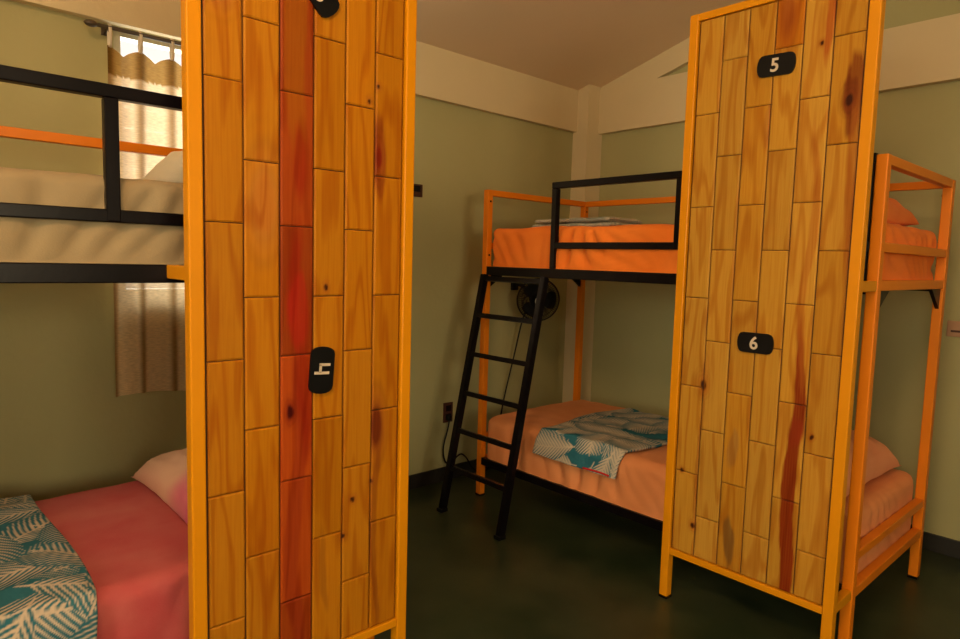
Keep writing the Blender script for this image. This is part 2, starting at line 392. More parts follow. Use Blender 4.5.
def knot(x, z, r, el=1.3, dark=(.05, .012, .004), halo=2.2, hc=(.42, .13, .015), cols=None):
    def fn(col, X, Z, c):
        if cols is not None and c not in cols: return col
        Xw, Zw = warp(X, Z, .35)
        d = np.sqrt((Xw - x) ** 2 + ((Zw - z) / el) ** 2) / r
        ring = (.5 + .5 * np.sin(d * 7))[..., None] * np.clip(1 - (d - 1) / (halo * 1.3), 0, 1)[..., None] * .35
        col = col * (1 - ring * .6)
        h = np.clip(1 - (d - 1) / halo, 0, 1)[..., None] ** 1.5 * .75
        col = col * (1 - h) + np.array(hc) * h
        k = np.clip((1.15 - d) / .4, 0, 1)[..., None]
        return col * (1 - k) + np.array(dark) * k
    return fn
def stain(x, z, sx, sz, c_, amt, wob=0.0, cols=None, hard=1.0):
    def fn(col, X, Z, c):
        if cols is not None and c not in cols: return col
        xx = x + wob * np.sin(Z * 9.0); Xw, Zw = warp(X, Z, 1.0)
        d = np.sqrt(((Xw - xx) / sx) ** 2 + ((Zw - z) / sz) ** 2)
        h = np.clip((1.2 - d) * 3.2 * hard, 0, 1)[..., None] * amt * (.93 + .07 * np.sin(X * 700 + 3 * np.sin(Z * 12)))[..., None]
        return col * (1 - h) + np.array(c_) * h
    return fn

# ------------------------------------------------------------------ bunk
def make_bunk(loc, rz, label, numbers, odd_top, even_top, tones, stains, seed):
    t = empty('bunk_bed', loc, rz); tag(t, label, 'bunk bed')
    OR, BK, OR_LIT = M['orange'], M['black'], M['orange_lit']
    # corner posts: foot front, head front, foot back, head back
    for x in (0, L - P):
        for y in (-W, -P):
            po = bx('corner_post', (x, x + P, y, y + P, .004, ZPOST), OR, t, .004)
            for z in (1.70, 1.40):
                bm = bmesh.new(); bmesh.ops.create_cone(bm, cap_ends=True, segments=12, radius1=.006, radius2=.005, depth=.004)
                bmesh.ops.rotate(bm, verts=bm.verts, cent=(0, 0, 0), matrix=Matrix.Rotation(PI / 2, 3, 'Y'))
                bmesh.ops.translate(bm, verts=bm.verts, vec=((x + P + .002) if x == 0 else (x - .002), y + P / 2, z)); obj('bolt', bm, BK, po)
            cap = bx('foot_cap', (x - .001, x + P + .001, y - .001, y + P + .001, 0, .012), BK, po, .002)
    # long black base rails
    bx('side_rail', (P, L - P, -W, -W + .03, ZBB, ZBT), BK, t); bx('side_rail', (P, L - P, -.03, 0, ZBB, ZBT), BK, t)
    bx('side_rail', (P, L - P, -W, -W + .03, ZA - .042, ZA), BK, t); bx('side_rail', (P, L - P, -.03, 0, ZA - .042, ZA), BK, t)
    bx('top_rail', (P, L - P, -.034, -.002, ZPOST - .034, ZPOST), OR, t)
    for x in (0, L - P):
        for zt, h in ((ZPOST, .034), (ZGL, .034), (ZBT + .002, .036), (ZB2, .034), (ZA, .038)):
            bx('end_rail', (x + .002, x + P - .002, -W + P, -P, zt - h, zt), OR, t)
    # black guard on the front
    g = .032; y0 = -W - .002
    bm = bmesh.new()
    box(bm, .512, L - P, y0, y0 + g, ZG - g, ZG, .003); box(bm, .52, L - P, y0 + .002, y0 + g - .002, ZGL - g, ZGL, .003)
    for s, zl_ in ((.512, ZBT), (1.216, ZGL - g + .002), (L - P - .036, ZBT)): box(bm, s, s + g, y0 + .0005, y0 + g - .0005, zl_, ZG - g, .003)
    obj('guard_rail', bm, BK, t)
    # gussets under the upper deck at the ends
    for x in (.012, L - .026):
        for y, d in ((-W + P, 1), (-P, -1)):
            bm = bmesh.new(); z = ZBT - .036
            a = [bm.verts.new((x + e, yy, zz)) for e in (0, .014) for yy, zz in ((y, z), (y + d * .13, z), (y, z - .085))]
            for f in ((0, 1, 2), (5, 4, 3), (0, 3, 4, 1), (1, 4, 5, 2), (2, 5, 3, 0)): bm.faces.new([a[i] for i in f])
            bmesh.ops.recalc_face_normals(bm, faces=bm.faces); obj('gusset', bm, BK, t)
    bx('deck_board', (P, L - P, -W + .03, -.03, ZBT - .03, ZBT - .012), M['deck'], t)
    bx('deck_board', (P, L - P, -W + .03, -.03, ZA - .03, ZA - .012), M['deck'], t)
    # privacy screen standing in front of the head half
    yf = -W - DP - P; x1 = L; x0 = L - PW; q = .036
    for x in (x0, x1 - q):
        po = bx('screen_post', (x, x + q, yf, yf + P, .004, PTOP), OR_LIT, t, .004)
        bx('foot_cap', (x - .001, x + q + .001, yf - .001, yf + P + .001, 0, .012), BK, po, .002)
        for zt in (ZBT, ZA):
            bx('spacer', (x + .003, x + q - .003, yf + P, -W + (0 if x > 1.9 else .0), zt - .036, zt), OR_LIT, t)
    bx('screen_rail', (x0 + q, x1 - q, yf + .002, yf + P - .002, PTOP - .028, PTOP), OR_LIT, t)
    bx('screen_rail', (x0 + q, x1 - q, yf + .002, yf + P - .002, PBR - .026, PBR), OR_LIT, t)
    bx('backing_board', (x0 + q, x1 - q, yf + .015, yf + .024, PBR, PTOP - .028), M['back'], t)
    planks(t, x0 + q + .005, x1 - q - .004, PBR + .002, PTOP - .030, yf + .008, odd_top, even_top, tones, stains, seed)
    for (d, s, z, rot, dsh) in numbers: plate(t, s, z, yf + .0065, d, rot, dsh)
    return t

rB = random.Random(3)
toneB = {}
def tones_B(c, r):
    base = [HONEY, HONEY, GOLD * 1.08, HONEY * .98, HONEY * 1.02, GOLD * 1.05][c]
    k = rB.choice([0, 0, .12, .22]); b = base * (1 - k) + PALE * k
    if (c, r) == (3, 0): b = AMBER * .9 + RED * .25
    if c == 1: b = b * .9 + PALE * .1
    return b
xB = lambda x: x - LB
DK = (.20, .045, .008)
stains_B = [
    stain(xB(2.262), 1.93, .026, .13, (.19, .042, .005), .92, .006, (5,), 1.2), stain(xB(2.244), 1.935, .022, .055, (.17, .038, .005), .92, 0, (5,), 1.2), stain(xB(2.272), 1.66, .018, .28, (.36, .11, .015), .6, .004, (5,)),
    knot(xB(2.243), 1.918, .012, 1.6, halo=2.5, hc=DK, cols=(5,)),
    stain(xB(2.150), .48, .021, .66, np.array((.20, .010, .002)), .96, .008, (4,), 1.5), stain(xB(2.155), 1.40, .013, .45, (.40, .12, .014), .6, .01, (4,)),
    stain(xB(2.165), 2.22, .014, .16, RED, .8, .004, (4,)), knot(xB(2.147), 2.118, .006, 1.2, cols=(4,)),
    stain(xB(2.155), .80, .026, .05, (.25, .03, .008), .8, 0, (4,)),
    knot(xB(1.797), .912, .012, 1.7, halo=2.6), stain(xB(1.795), .62, .006, .34, (.30, .09, .012), .6, .004, (0, 1)),
    knot(xB(1.728), .556, .0085, 1.1, halo=1.3), knot(xB(1.786), .345, .008, 1.5), knot(xB(2.206), .795, .0065, 1.2, halo=1.4),
    stain(xB(1.932), .69, .020, .07, (.30, .16, .05), .55, .01, (2,)), stain(xB(1.934), .33, .018, .09, (.16, .10, .035), .75, .006, (2,)),
    stain(xB(1.985), 1.88, .012, .07, (.40, .16, .03), .5, 0, (2,)), knot(xB(2.03), 2.25, .02, 3.5, dark=(.36, .10, .012), halo=2, cols=(3,)),
    knot(xB(1.78), .98, .018, 2.0, dark=(.45, .18, .03), halo=1.5, hc=(.5, .2, .03), cols=(1,)),
]
bunk_back = make_bunk((LB, -GB, 0), 0, 'orange and black steel bunk bed whose plank screen is numbered 5 and 6',
    [('5', xB(2.001), 2.076, math.radians(2.5), -.004), ('6', xB(1.992), 1.098, 0, -.004)], 1.945, 2.130, tones_B, stains_B, 11)

rA = random.Random(5)
yA = lambda y: y - (YAF - L)
def tones_A(c, r):
    base = [AMBER * 1.0, AMBER * 1.04, RED, AMBER * .98, AMBER * 1.08, AMBER * .98][c]
    k = rA.choice([0, .1, .2]); b = base * (1 - k) + GOLD * k if c != 2 else base * rA.choice([.85, 1.0, 1.15])
    return b
stains_A = [
    stain(yA(-2.96), 1.9, .030, .28, AMBER * .75, .45, .008, (2,)), stain(yA(-2.96), .62, .022, .45, (.24, .02, .008), .5, .012, (2,)),
    stain(yA(-2.955), 1.62, .018, .10, (.30, .015, .004), .7, .006, (2,), .6), stain(yA(-2.965), 1.30, .022, .16, (.30, .014, .004), .75, .008, (2,), .5), stain(yA(-2.94), .98, .026, .20, (.25, .010, .003), .75, .008, (2,), .5), stain(yA(-2.97), 2.15, .03, .12, (.40, .10, .008), .6, 0, (2,), .5), stain(yA(-3.04), .55, .03, .3, AMBER * np.array((.85, .62, .6)), .5, .01, (1,), .5),
    knot(yA(-2.977), .941, .009, 2.0, dark=(.05, .003, .003), halo=2, hc=(.2, .015, .006)),
    stain(yA(-2.95), 1.22, .03, .10, (.42, .015, .01), .6, .004, (2,)),
    knot(yA(-2.871), 1.281, .006, 1.8, halo=2), knot(yA(-2.778), .651, .008, 1.1, halo=1.8), knot(yA(-2.81), .545, .006, 1.2), knot(yA(-2.712), .69, .005, 1.0),
    stain(yA(-2.700), 1.66, .020, .12, (.26, .05, .008), .75, .004, (5,)), knot(yA(-2.702), 1.66, .010, 3.0, dark=(.22, .02, .006), halo=2, hc=(.3, .06, .01), cols=(5,)),
    knot(yA(-2.700), .86, .020, 3.2, dark=(.16, .03, .006), halo=1.8, hc=(.3, .08, .012), cols=(5,)),
    stain(yA(-2.698), .50, .012, .30, (.22, .05, .008), .6, .008, (5,)),
    knot(yA(-2.735), 1.815, .005, 1.3, halo=2.5, cols=(4,)), knot(yA(-2.707), 1.86, .005, 1.3, cols=(5,)),
    knot(yA(-3.05), 1.5, .03, 2.6, dark=(.48, .17, .02), halo=1.6, hc=(.5, .2, .03), cols=(1,)), knot(yA(-3.16), 2.0, .03, 1.2, dark=(.42, .15, .018), halo=1, hc=(.48, .18, .02), cols=(0,)),
    stain(yA(-2.87), .46, .012, .12, (.25, .08, .01), .5, .01, (3,)),
]
bunk_left = make_bunk((GA, YAF - L, 0), PI / 2, 'orange and black steel bunk bed whose plank screen bears a sideways number 4',
    [('3', yA(-2.902), 2.070, math.radians(48), .012), ('4', yA(-2.886), 1.050, math.radians(94), 0)], 1.795, 1.955, tones_A, stains_A, 23)
def bedpt(which, s, w, z):
    """bed-local (s along from foot, w from front edge inwards, z) -> world"""
    lo = Vector((s, -W + w, z))
    if which == 'B': return Vector((LB, -GB, 0)) + lo
    return Vector((GA, YAF - L, 0)) + Matrix.Rotation(PI / 2, 3, 'Z') @ lo
def place(which, o, s=0, w=0, z=0, rz=0):
    o.location = bedpt(which, s, w, z); o.rotation_euler = (0, 0, rz + (0 if which == 'B' else PI / 2))
    return o

# ------------------------------------------------------------------ soft things (built in bed axes: x = along from foot, y = inwards from the front, z = up)
def nz(x, y, z, s, sd=0.0):
    return noise.noise(Vector((x * s + sd, y * s + 3.1 * sd, z * s - sd)))
def mattress(name, which, zb, zt, mat, label, seed, wr=.006, s0=.045, s1=L - P + .001, w0=.012, w1=W - .006, r=.045):
    bm = bmesh.new(); lx, ly, lz = s1 - s0, w1 - w0, zt - zb
    nx, ny, nzz = int(lx / .014), int(ly / .016), int(lz / .016)
    gx, gy, gz = np.linspace(-.5, .5, nx), np.linspace(-.5, .5, ny), np.linspace(-.5, .5, nzz)
    def face(ga, gb, fn, flip):
        g = [[bm.verts.new(fn(a_, b_)) for a_ in ga] for b_ in gb]
        for j in range(len(gb) - 1):
            for i in range(len(ga) - 1):
                q_ = (g[j][i], g[j][i + 1], g[j + 1][i + 1], g[j + 1][i]); bm.faces.new(q_[::-1] if flip else q_)
    for sg in (-.5, .5):
        face(gx, gy, lambda a_, b_: (a_, b_, sg), sg < 0); face(gx, gz, lambda a_, b_: (a_, sg, b_), sg > 0); face(gy, gz, lambda a_, b_: (sg, a_, b_), sg < 0)
    bmesh.ops.remove_doubles(bm, verts=bm.verts, dist=.0005)
    for v in bm.verts:
        p = Vector((v.co.x * lx, v.co.y * ly, v.co.z * lz))
        hx, hy, hz = lx / 2 - r, ly / 2 - r, lz / 2 - r
        # concentrate: clamp onto the inner box then push out by r
        c = Vector((max(-hx, min(hx, p.x)), max(-hy, min(hy, p.y)), min(hz, p.z)))
        d = p - c
        q = c + (d.normalized() * r if d.length > 1e-6 else Vector())
        side = 1 - abs(d.normalized().z) if d.length > 1e-6 else 0
        a = (q.x if abs(q.y) > ly / 2 - r - .01 else q.y)
        # gathered folds on the sides, gentle dents on the top
        amp = wr * (.25 + 1.9 * abs(nz(q.x, q.y, 0, 2.1, seed)))
        bend = a * 62 + 22 * (q.z / lz) * nz(a, 0, 0, 2.0, seed + 3) + 7 * nz(a, q.z, 0, 3.2, seed)
        f = (math.sin(bend) * .5 + .5) ** 2.5 * amp * side * 1.3 * max(.12, min(1, (q.z + lz / 2) / .05))
        q += (d.normalized() if d.length > 1e-6 else Vector((0, 0, 1))) * (-f - wr * .6 * abs(nz(q.x, q.y, q.z, 6, seed)))
        if q.z > 0 and side < .6: q.z += .007 * nz(q.x, q.y, 0, 2.6, seed + 2) + .0025 * nz(q.x, q.y, 0, 14, seed)
        v.co = q
    zmin = min(v.co.z for v in bm.verts)
    for v in bm.verts:
        if v.co.z < -lz / 2 + .006: v.co.z = -lz / 2
    o = obj(name, bm, mat, None, True)
    o.data.transform(Matrix.Translation((lx / 2, ly / 2, lz / 2)))
    place(which, o, s0, w0, zb)
    return tag(o, label, 'mattress', 'mattresses on the bunk beds')
ZU0, ZU1, ZL0, ZL1 = ZBT - .009, 1.556, ZA - .008, .482
mattress('mattress', 'B', ZU0, ZU1, M['sheet_orange'], 'mattress under a bright orange sheet, on the upper level of the back bunk', 1.3, .020)
mattress('mattress', 'B', ZL0, ZL1, M['sheet_apricot'], 'mattress under an apricot sheet, on the lower level of the back bunk', 4.7, .012, r=.055)
mattress('mattress', 'A', ZU0, ZU1, M['sheet_beige'], 'mattress under a beige sheet, on the upper level of the left bunk', 7.9, .007, r=.04)
mattress('mattress', 'A', ZL0, ZL1 + .010, M['sheet_pink'], 'mattress under a rose pink sheet, on the lower level of the left bunk', 9.1, .011, w1=W + .004)

def pillow(which, s, w, z, lx, ly, h, rz, tilt, mat, label, seed, colfn=None):
    n = 41; V = []; C = []
    u = np.linspace(-1, 1, n)
    for sg in (1, -1):
        for j in range(n):
            for i in range(n):
                a, b = u[i], u[j]
                # pinched corners
                k = 1 - .10 * (1 - abs(a) ** 3) * abs(b) ** 6; k2 = 1 - .10 * (1 - abs(b) ** 3) * abs(a) ** 6
                x = a * lx / 2 * k2; y = b * ly / 2 * k
                th = ((1 - a ** 4) * (1 - b ** 4)) ** .55
                zz = sg * h / 2 * th * (1.45 if sg > 0 else .35)
                wr = .014 * nz(a * 1.2, b * 1.2, sg, 2.2, seed) + .008 * nz(a, b, 0, 6, seed)
                edge = max(abs(a), abs(b)); wr += .008 * math.sin(14 * (a if abs(b) > abs(a) else b) + seed) * max(0, edge - .55) * 2 * (1 - edge ** 6)
                zz += wr * th
                V.append((x, y, zz))
                if colfn: C.append(colfn(a, b, zz))
    F = grid_faces(n, n, 0) + [f[::-1] for f in grid_faces(n, n, n * n)]
    rim = [i for i in range(n)] + [j * n + n - 1 for j in range(1, n)] + [(n - 1) * n + i for i in range(n - 2, -1, -1)] + [j * n for j in range(n - 2, 0, -1)]
    m = len(rim)
    V = np.array(V); lo = V[:, 2].min()
    # rest the underside on the bed: nothing lower than the flat
    R = np.array(Matrix.Rotation(tilt, 3, 'Y')); V = V @ R.T
    V[:, 2] -= V[:, 2].min() + .005
    V[:, 2] = np.maximum(V[:, 2], 0)
    o = mesh_np('pillow', V, F, mat, None, True, C if colfn else None)
    bm = bmesh.new(); bm.from_mesh(o.data); bmesh.ops.remove_doubles(bm, verts=bm.verts, dist=.0008); bmesh.ops.recalc_face_normals(bm, faces=bm.faces); bm.to_mesh(o.data); bm.free()
    for p in o.data.polygons: p.use_smooth = True
    place(which, o, s, w, z, rz)
    return tag(o, label, 'pillow', 'pillows at the heads of the bunks')
def td(a, b, zz):
    # white cotton fading to magenta along the front border
    t = min(1, max(0, (-b * .9 - .05 + .35 * nz(a, b, 0, 2.5, 2)) * 1.8)); p = np.array((.80, .50, .37)) * (1 - t) + np.array((.62, .05, .22)) * t
    q = min(1, max(0, nz(a, b, 1, 1.8, 5) * 1.2)); p = p * (1 - q * .5) + np.array((.80, .36, .26)) * q * .5
    return (*p, 1)
pillow('A', yA(-2.905), .50, ZL1 + .010, .44, .74, .15, 0, -.10, M['tiedye'], 'pale pillow with a magenta tie-dyed edge, on the pink lower bed', 3, td)
pillow('A', yA(-2.93), .36, ZU1 + .001, .42, .62, .16, 0, -.05, M['pil_white'], 'white pillow on the beige upper mattress of the left bunk', 5)
pillow('B', 1.72, .47, ZU1 + .001, .42, .60, .13, 0, .10, M['pil_orange'], 'orange pillow on the upper level of the back bunk, beside the end rail', 8)
pillow('B', 1.71, .44, ZL1 + .001, .44, .72, .19, 0, .10, M['pil_peach'], 'peach pink pillow on the lower level of the back bunk', 12)

# palm-leaf quilt pattern
def palm_pattern(X, Y, seed, scale=1.0, fat=.62):
    rnd = random.Random(seed); m = np.zeros(X.shape)
    fr = []
    x0, x1, y0, y1 = X.min(), X.max(), Y.min(), Y.max()
    nx = int((x1 - x0) / (.135 * scale)) + 2; ny = int((y1 - y0) / (.135 * scale)) + 2
    for i in range(nx):
        for j in range(ny):
            fr.append((x0 + (i + rnd.uniform(-.3, .3)) * .135 * scale, y0 + (j + rnd.uniform(-.3, .3)) * .135 * scale, rnd.uniform(0, 2 * PI), rnd.uniform(.26, .36) * scale, rnd.uniform(-1.4, 1.4) / scale))
    for (ox, oy, an, ln, cv) in fr:
        dx, dy = X - ox, Y - oy
        s = dx * math.cos(an) + dy * math.sin(an); t = -dx * math.sin(an) + dy * math.cos(an)
        t = t - cv * s * s * .5
        at = np.abs(t); s0 = s - at * .95 - 2.2 * at * at
        q = np.clip(s0 / ln, 0, 1); lm = .095 * scale * np.sin(PI * np.clip(q, .02, .98) ** .8) ** .6 + 1e-4
        sp = .0205 * scale
        ph = np.mod(s0 / sp + (t > 0) * .5, 1); wid = fat * (1 - .75 * np.clip(at / lm, 0, 1) ** 1.6)
        inside = (s0 > 0) & (s0 < ln) & (at < lm)
        leaf = np.clip((wid / 2 - np.abs(ph - .5)) * sp / .0035 + .5, 0, 1) * inside
        spine = ((s > -.03) & (s < ln + .02)) * np.clip((.0034 - at) / .002 + .5, 0, 1)
        m = np.where(inside, np.maximum(leaf, spine), np.maximum(m, spine))
    return m
TEAL = np.array((.020, .130, .190)); CREAM = np.array((.58, .50, .40)); TEAL2 = np.array((.05, .20, .26))
def quilt(which, path, s0, s1, label, seed, edge=None, step=.0042, thick=.012, fat=.62, light=1.0, cat='blanket', nm='folded_quilt', trim=None):
    """path: list of (w, z) across the bed; the sheet follows it, spanning s0..s1 along the bed"""
    # resample path
    P_ = [Vector((w, z)) for w, z in path]; d = [0]
    for i in range(1, len(P_)): d.append(d[-1] + (P_[i] - P_[i - 1]).length)
    nv = int(d[-1] / step); vv = np.linspace(0, d[-1], nv)
    pw = np.interp(vv, d, [p.x for p in P_]); pz = np.interp(vv, d, [p.y for p in P_])
    # smooth the bend
    k = max(3, int(.025 / step)); ker = np.ones(k) / k
    pad = lambda a: np.concatenate([np.full(k // 2, a[0]), a, np.full(k - 1 - k // 2, a[-1])])
    pw = np.convolve(pad(pw), ker, 'valid'); pz = np.convolve(pad(pz), ker, 'valid')
    nu = int((s1 - s0) / step); uu = np.linspace(0, 1, nu)
    S = np.zeros((nv, nu)); Wd = np.zeros((nv, nu)); Z = np.zeros((nv, nu))
    V = []
    for j in range(nv):
        e0, e1 = (edge(vv[j] / d[-1]) if edge else (0, 0))
        for i in range(nu):
            s = (s0 + e0) * (1 - uu[i]) + (s1 + e1) * uu[i]
            h = .010 * abs(nz(s, vv[j], 0, 5, seed)) + .006 * nz(s, vv[j], 0, 13, seed) + .004
            ed = min(uu[i], 1 - uu[i]) * (s1 - s0); h *= min(1, ed / .03 + .3)
            # outward direction: up on the flat, forward on the drop
            t = 1 if pz[j] > pz.max() - .02 else 0
            V.append((s, pw[j] - (0 if t else h * .8), pz[j] + (h if t else 0)))
    V = np.array(V); U2 = np.tile(uu * (s1 - s0), nv); V2 = np.repeat(vv, nu)
    m = palm_pattern(U2, V2, seed, 1.0, fat)
    n1 = np.array([.5 + .5 * nz(a, b, 0, 7, seed) for a, b in zip(U2[::7], V2[::7])]); n1 = np.repeat(n1, 7)[:len(U2)]
    base = TEAL[None] * (1 - n1[:, None] * .6) + TEAL2[None] * n1[:, None] * .6
    C = base * (1 - m[:, None]) + CREAM[None] * light * m[:, None]
    C = np.concatenate([C, np.ones((len(C), 1))], 1)
    o = mesh_np(nm, V, grid_faces(nu, nv), M['palm'], None, True, C)
    sm = o.modifiers.new('thickness', 'SOLIDIFY'); sm.thickness = thick; sm.offset = -1 if True else 1
    place(which, o, 0, 0, 0)
    tag(o, label, cat, 'palm leaf quilts folded on the beds')
    return o
zt = ZL1 + .012
q1 = quilt('A', [(-.012, .36), (-.008, ZL1 - .04), (.02, zt + .002), (.10, zt + .008), (W, zt + .010), (W + .01, zt)], yA(-4.25), yA(-3.425), 'teal quilt with cream palm leaves, spread across the pink lower bed', 21, lambda f: (0, .015 * math.sin(f * 5)), step=.0042, fat=.52)
q2 = quilt('B', [(-.016, .362), (-.012, ZL1 - .04), (.02, zt + .003), (.10, zt), (W - .10, zt), (W - .09, zt - .006)], .425, .985, 'teal quilt with cream palm leaves, laid across the apricot lower bed', 52, lambda f: (.03 - .10 * f * 0 + .03 * math.sin(f * 7), .07 * math.sin(min(1, f * 1.3) * PI * .6)), step=.0042, light=.95, fat=.85)
bm = bmesh.new()
pts = [bedpt('B', s, -.0225, .374 + .002 * math.sin(s * 30)) - bedpt('B', 0, 0, 0) for s in np.linspace(.80, .955, 12)]
tube(bm, pts, .005, 8)
tr = obj('red_binding', bm, M['redtrim'], q2, True); tr.location = (0, 0, 0)
tr['label'] = 'red binding on the front hem'
# folded quilt on the upper bed: three soft layers
def folded_stack(which, s0, s1, w0, w1, z, label, seed):
    t = empty('folded_quilt', bedpt(which, s0, w0, z), 0 if which == 'B' else PI / 2)
    tag(t, label, 'blanket', 'palm leaf quilts folded on the beds')
    lay = 2
    for k in range(lay):
        n, m = 90, 60; h = .028; V = []; z0 = k * (h + .001)
        a = np.linspace(0, 1, n); ins = .02 * k
        U = np.zeros((m, n)); Vv = np.zeros((m, n))
        # closed flattened tube section across w, swept along s
        for j in range(m):
            ph = 2 * PI * j / (m - 1)
            cy = math.copysign(abs(math.cos(ph)) ** .35, math.cos(ph)); cz = math.copysign(abs(math.sin(ph)) ** .7, math.sin(ph))
            for i in range(n):
                s = ins + (s1 - s0 - 2 * ins) * a[i]; w = (w1 - w0) / 2 * (1 + cy * (1 - .03 * k) * (1 + .04 * nz(s, 0, k, 4, seed)))
                e = min(a[i], 1 - a[i]); sh = min(1, (e / .03)) ** .5 if e < .03 else 1
                V.append((s, w, z0 + h / 2 + h / 2 * cz * max(.05, sh) + (.006 * nz(s, w, 0, 8, seed) if cz > 0 else 0)))
                U[j, i] = s; Vv[j, i] = j / m * (w1 - w0) * 2
        pm = palm_pattern(U.ravel(), Vv.ravel(), seed + k); C = np.array((.30, .34, .31))[None] * (1 - pm[:, None]) + np.array((.66, .60, .48))[None] * pm[:, None]
        C = np.concatenate([C, np.ones((len(C), 1))], 1)
        o = mesh_np('fold', V, grid_faces(n, m), M['palm'], t, True, C)
    return t
folded_stack('B', .11, .68, .28, .60, ZU1 + .003, 'flat folded quilt with faded palm leaves, on the orange upper bed', 41)

# ------------------------------------------------------------------ ladder
t = empty('ladder', (.60, -1.45, 0)); tag(t, 'black steel ladder leaning on the upper rail of the back bunk', 'ladder')
off = Vector((-.60, 1.45, 0)); FY = -GB - W
def lad(x, z, dx=0):   # centre line of the ladder plane
    k = (1.272 - z) / 1.272
    return Vector((x + .036 * k, FY - .0195 - .296 * k, z)) + off
for x in (.353, .806):
    bm = bmesh.new(); bar(bm, lad(x, .012), lad(x, 1.290), .036, .036, up=(0, 1, 0)); r_ = obj('ladder_rail', bm, M['black'], t)
    bm = bmesh.new(); p = lad(x, .0); box(bm, p.x - .021, p.x + .021, p.y - .024, p.y + .024, .001, .02, .003); obj('rubber_foot', bm, M['blackp'], r_)
for z in (1.268, 1.064, .850, .638, .436, .235):
    a = lad(.353, z); b = lad(.806, z); bm = bmesh.new()
    n = 8
    # flat bar, very slightly dished tread
    a.x += .016; b.x -= .016
    bar(bm, a, b, .030, .026, up=(0, .22, 1)); obj('rung', bm, M['black'], t)

# ------------------------------------------------------------------ wall fan
fc = Vector((.235, -.715, 1.128))
t = empty('wall_fan', (0, fc.y, fc.z)); tag(t, 'small black caged fan on the left wall, behind the ladder', 'fan')
ax = Vector((.80, -.58, -.12)).normalized(); rot = ax.to_track_quat('Z', 'Y').to_matrix()
def fanbm(bm, c=None): bmesh.ops.rotate(bm, verts=bm.verts, cent=(0, 0, 0), matrix=rot); bmesh.ops.translate(bm, verts=bm.verts, vec=(fc - Vector((0, fc.y, fc.z))) if c is None else c)
R_ = .136
bm = bmesh.new()
for k in range(60):
    a = 2 * PI * k / 60; c_, s_ = math.cos(a), math.sin(a)
    tube(bm, [(.03 * c_, .03 * s_, .052), (.08 * c_, .08 * s_, .048), (.12 * c_, .12 * s_, .028), (R_ * c_, R_ * s_, 0)], .0021, 4)
    tube(bm, [(R_ * c_, R_ * s_, 0), (.12 * c_, .12 * s_, -.03), (.06 * c_, .06 * s_, -.05)], .0021, 4)
for rr, zz, th in ((R_, 0, .005), (.10, .04, .002), (.06, .0505, .002), (.10, -.038, .002)):
    tube(bm, [(rr * math.cos(2 * PI * k / 32), rr * math.sin(2 * PI * k / 32), zz) for k in range(33)], th, 6)
fanbm(bm); obj('cage', bm, M['blackp'], t, True)
bm = bmesh.new(); bmesh.ops.create_cone(bm, cap_ends=True, segments=24, radius1=.034, radius2=.030, depth=.012); bmesh.ops.translate(bm, verts=bm.verts, vec=(0, 0, .052)); fanbm(bm); obj('hub_cap', bm, M['alu'], t, True)
for k in range(3):
    bm = bmesh.new(); n_, m_ = 9, 7; g = []
    for j in range(m_):
        row = []
        for i in range(n_):
            r0 = .022 + .096 * i / (n_ - 1); an = 2 * PI * k / 3 + (j / (m_ - 1) - .5) * (1.0 + .5 * math.sin(PI * i / (n_ - 1)))
            row.append(bm.verts.new((r0 * math.cos(an), r0 * math.sin(an), .02 * (j / (m_ - 1) - .5) * 1.4)))
        g.append(row)
    for j in range(m_ - 1):
        for i in range(n_ - 1): bm.faces.new((g[j][i], g[j][i + 1], g[j + 1][i + 1], g[j + 1][i]))
    fanbm(bm); o = obj('blade', bm, M['blackp'], t, True); sm = o.modifiers.new('thickness', 'SOLIDIFY'); sm.thickness = .002
bm = bmesh.new(); bmesh.ops.create_cone(bm, cap_ends=True, segments=24, radius1=.040, radius2=.052, depth=.09); bmesh.ops.translate(bm, verts=bm.verts, vec=(0, 0, -.085)); bmesh.ops.bevel(bm, geom=[e for e in bm.edges if e.calc_face_angle(0) > .6], offset=.01, segments=3, affect='EDGES'); fanbm(bm); obj('motor_housing', bm, M['blackp'], t, True)
bm = bmesh.new()
mpos = fc - Vector((0, fc.y, fc.z)) - ax * .10
tube(bm, spline([(.012, 0.01, .10), (.06, .02, .085), tuple(mpos)], 6), .014, 10)
box(bm, .001, .018, -.02, .04, .05, .13, .004)
obj('wall_bracket', bm, M['blackp'], t, True)
# cable and plug
bm = bmesh.new()
tube(bm, spline([(.10, -.66, 1.08), (.085, -.70, .98), (.060, -.74, .75), (.035, -.80, .45), (.022, -.86, .10), (.030, -.93, .007), (.032, -1.00, .007), (.032, -1.06, .05), (.03, -1.11, .12), (.035, -1.16, .155), (.035, -1.21, .135), (.03, -1.255, .11), (.026, -1.285, .14), (.03, -1.30, .22), (.034, -1.275, .32), (.034, -1.262, .375), (.034, -1.26, .392)], 8), .0052, 8)
c = tag(obj('power_cable', bm, M['blackp'], None, True), 'thin black cable hanging from the fan and looping up to the low socket', 'cable')
t = empty('power_socket', (0, -1.250, .428)); tag(t, 'dark brown wall socket low on the left wall, behind the ladder', 'socket')
bx('cover_plate', (.001, .010, -.036, .036, -.062, .062), M['brown'], t, .002)
bx('socket_face', (.010, .0125, -.020, .020, .008, .045), M['blackp'], t, .001); bx('socket_face', (.010, .0125, -.020, .020, -.045, -.008), M['blackp'], t, .001)
bm = bmesh.new(); box(bm, .0126, .044, -.024, .004, -.045, -.012, .004); tag(obj('power_plug', bm, M['blackp'], None, True, loc=(0, -1.250, .428)), 'black plug pushed into the low brown wall socket', 'plug')
t = empty('wall_switch', (0, -1.535, 1.757)); tag(t, 'small dark brown wall switch beside the edge of the number 4 screen', 'switch')
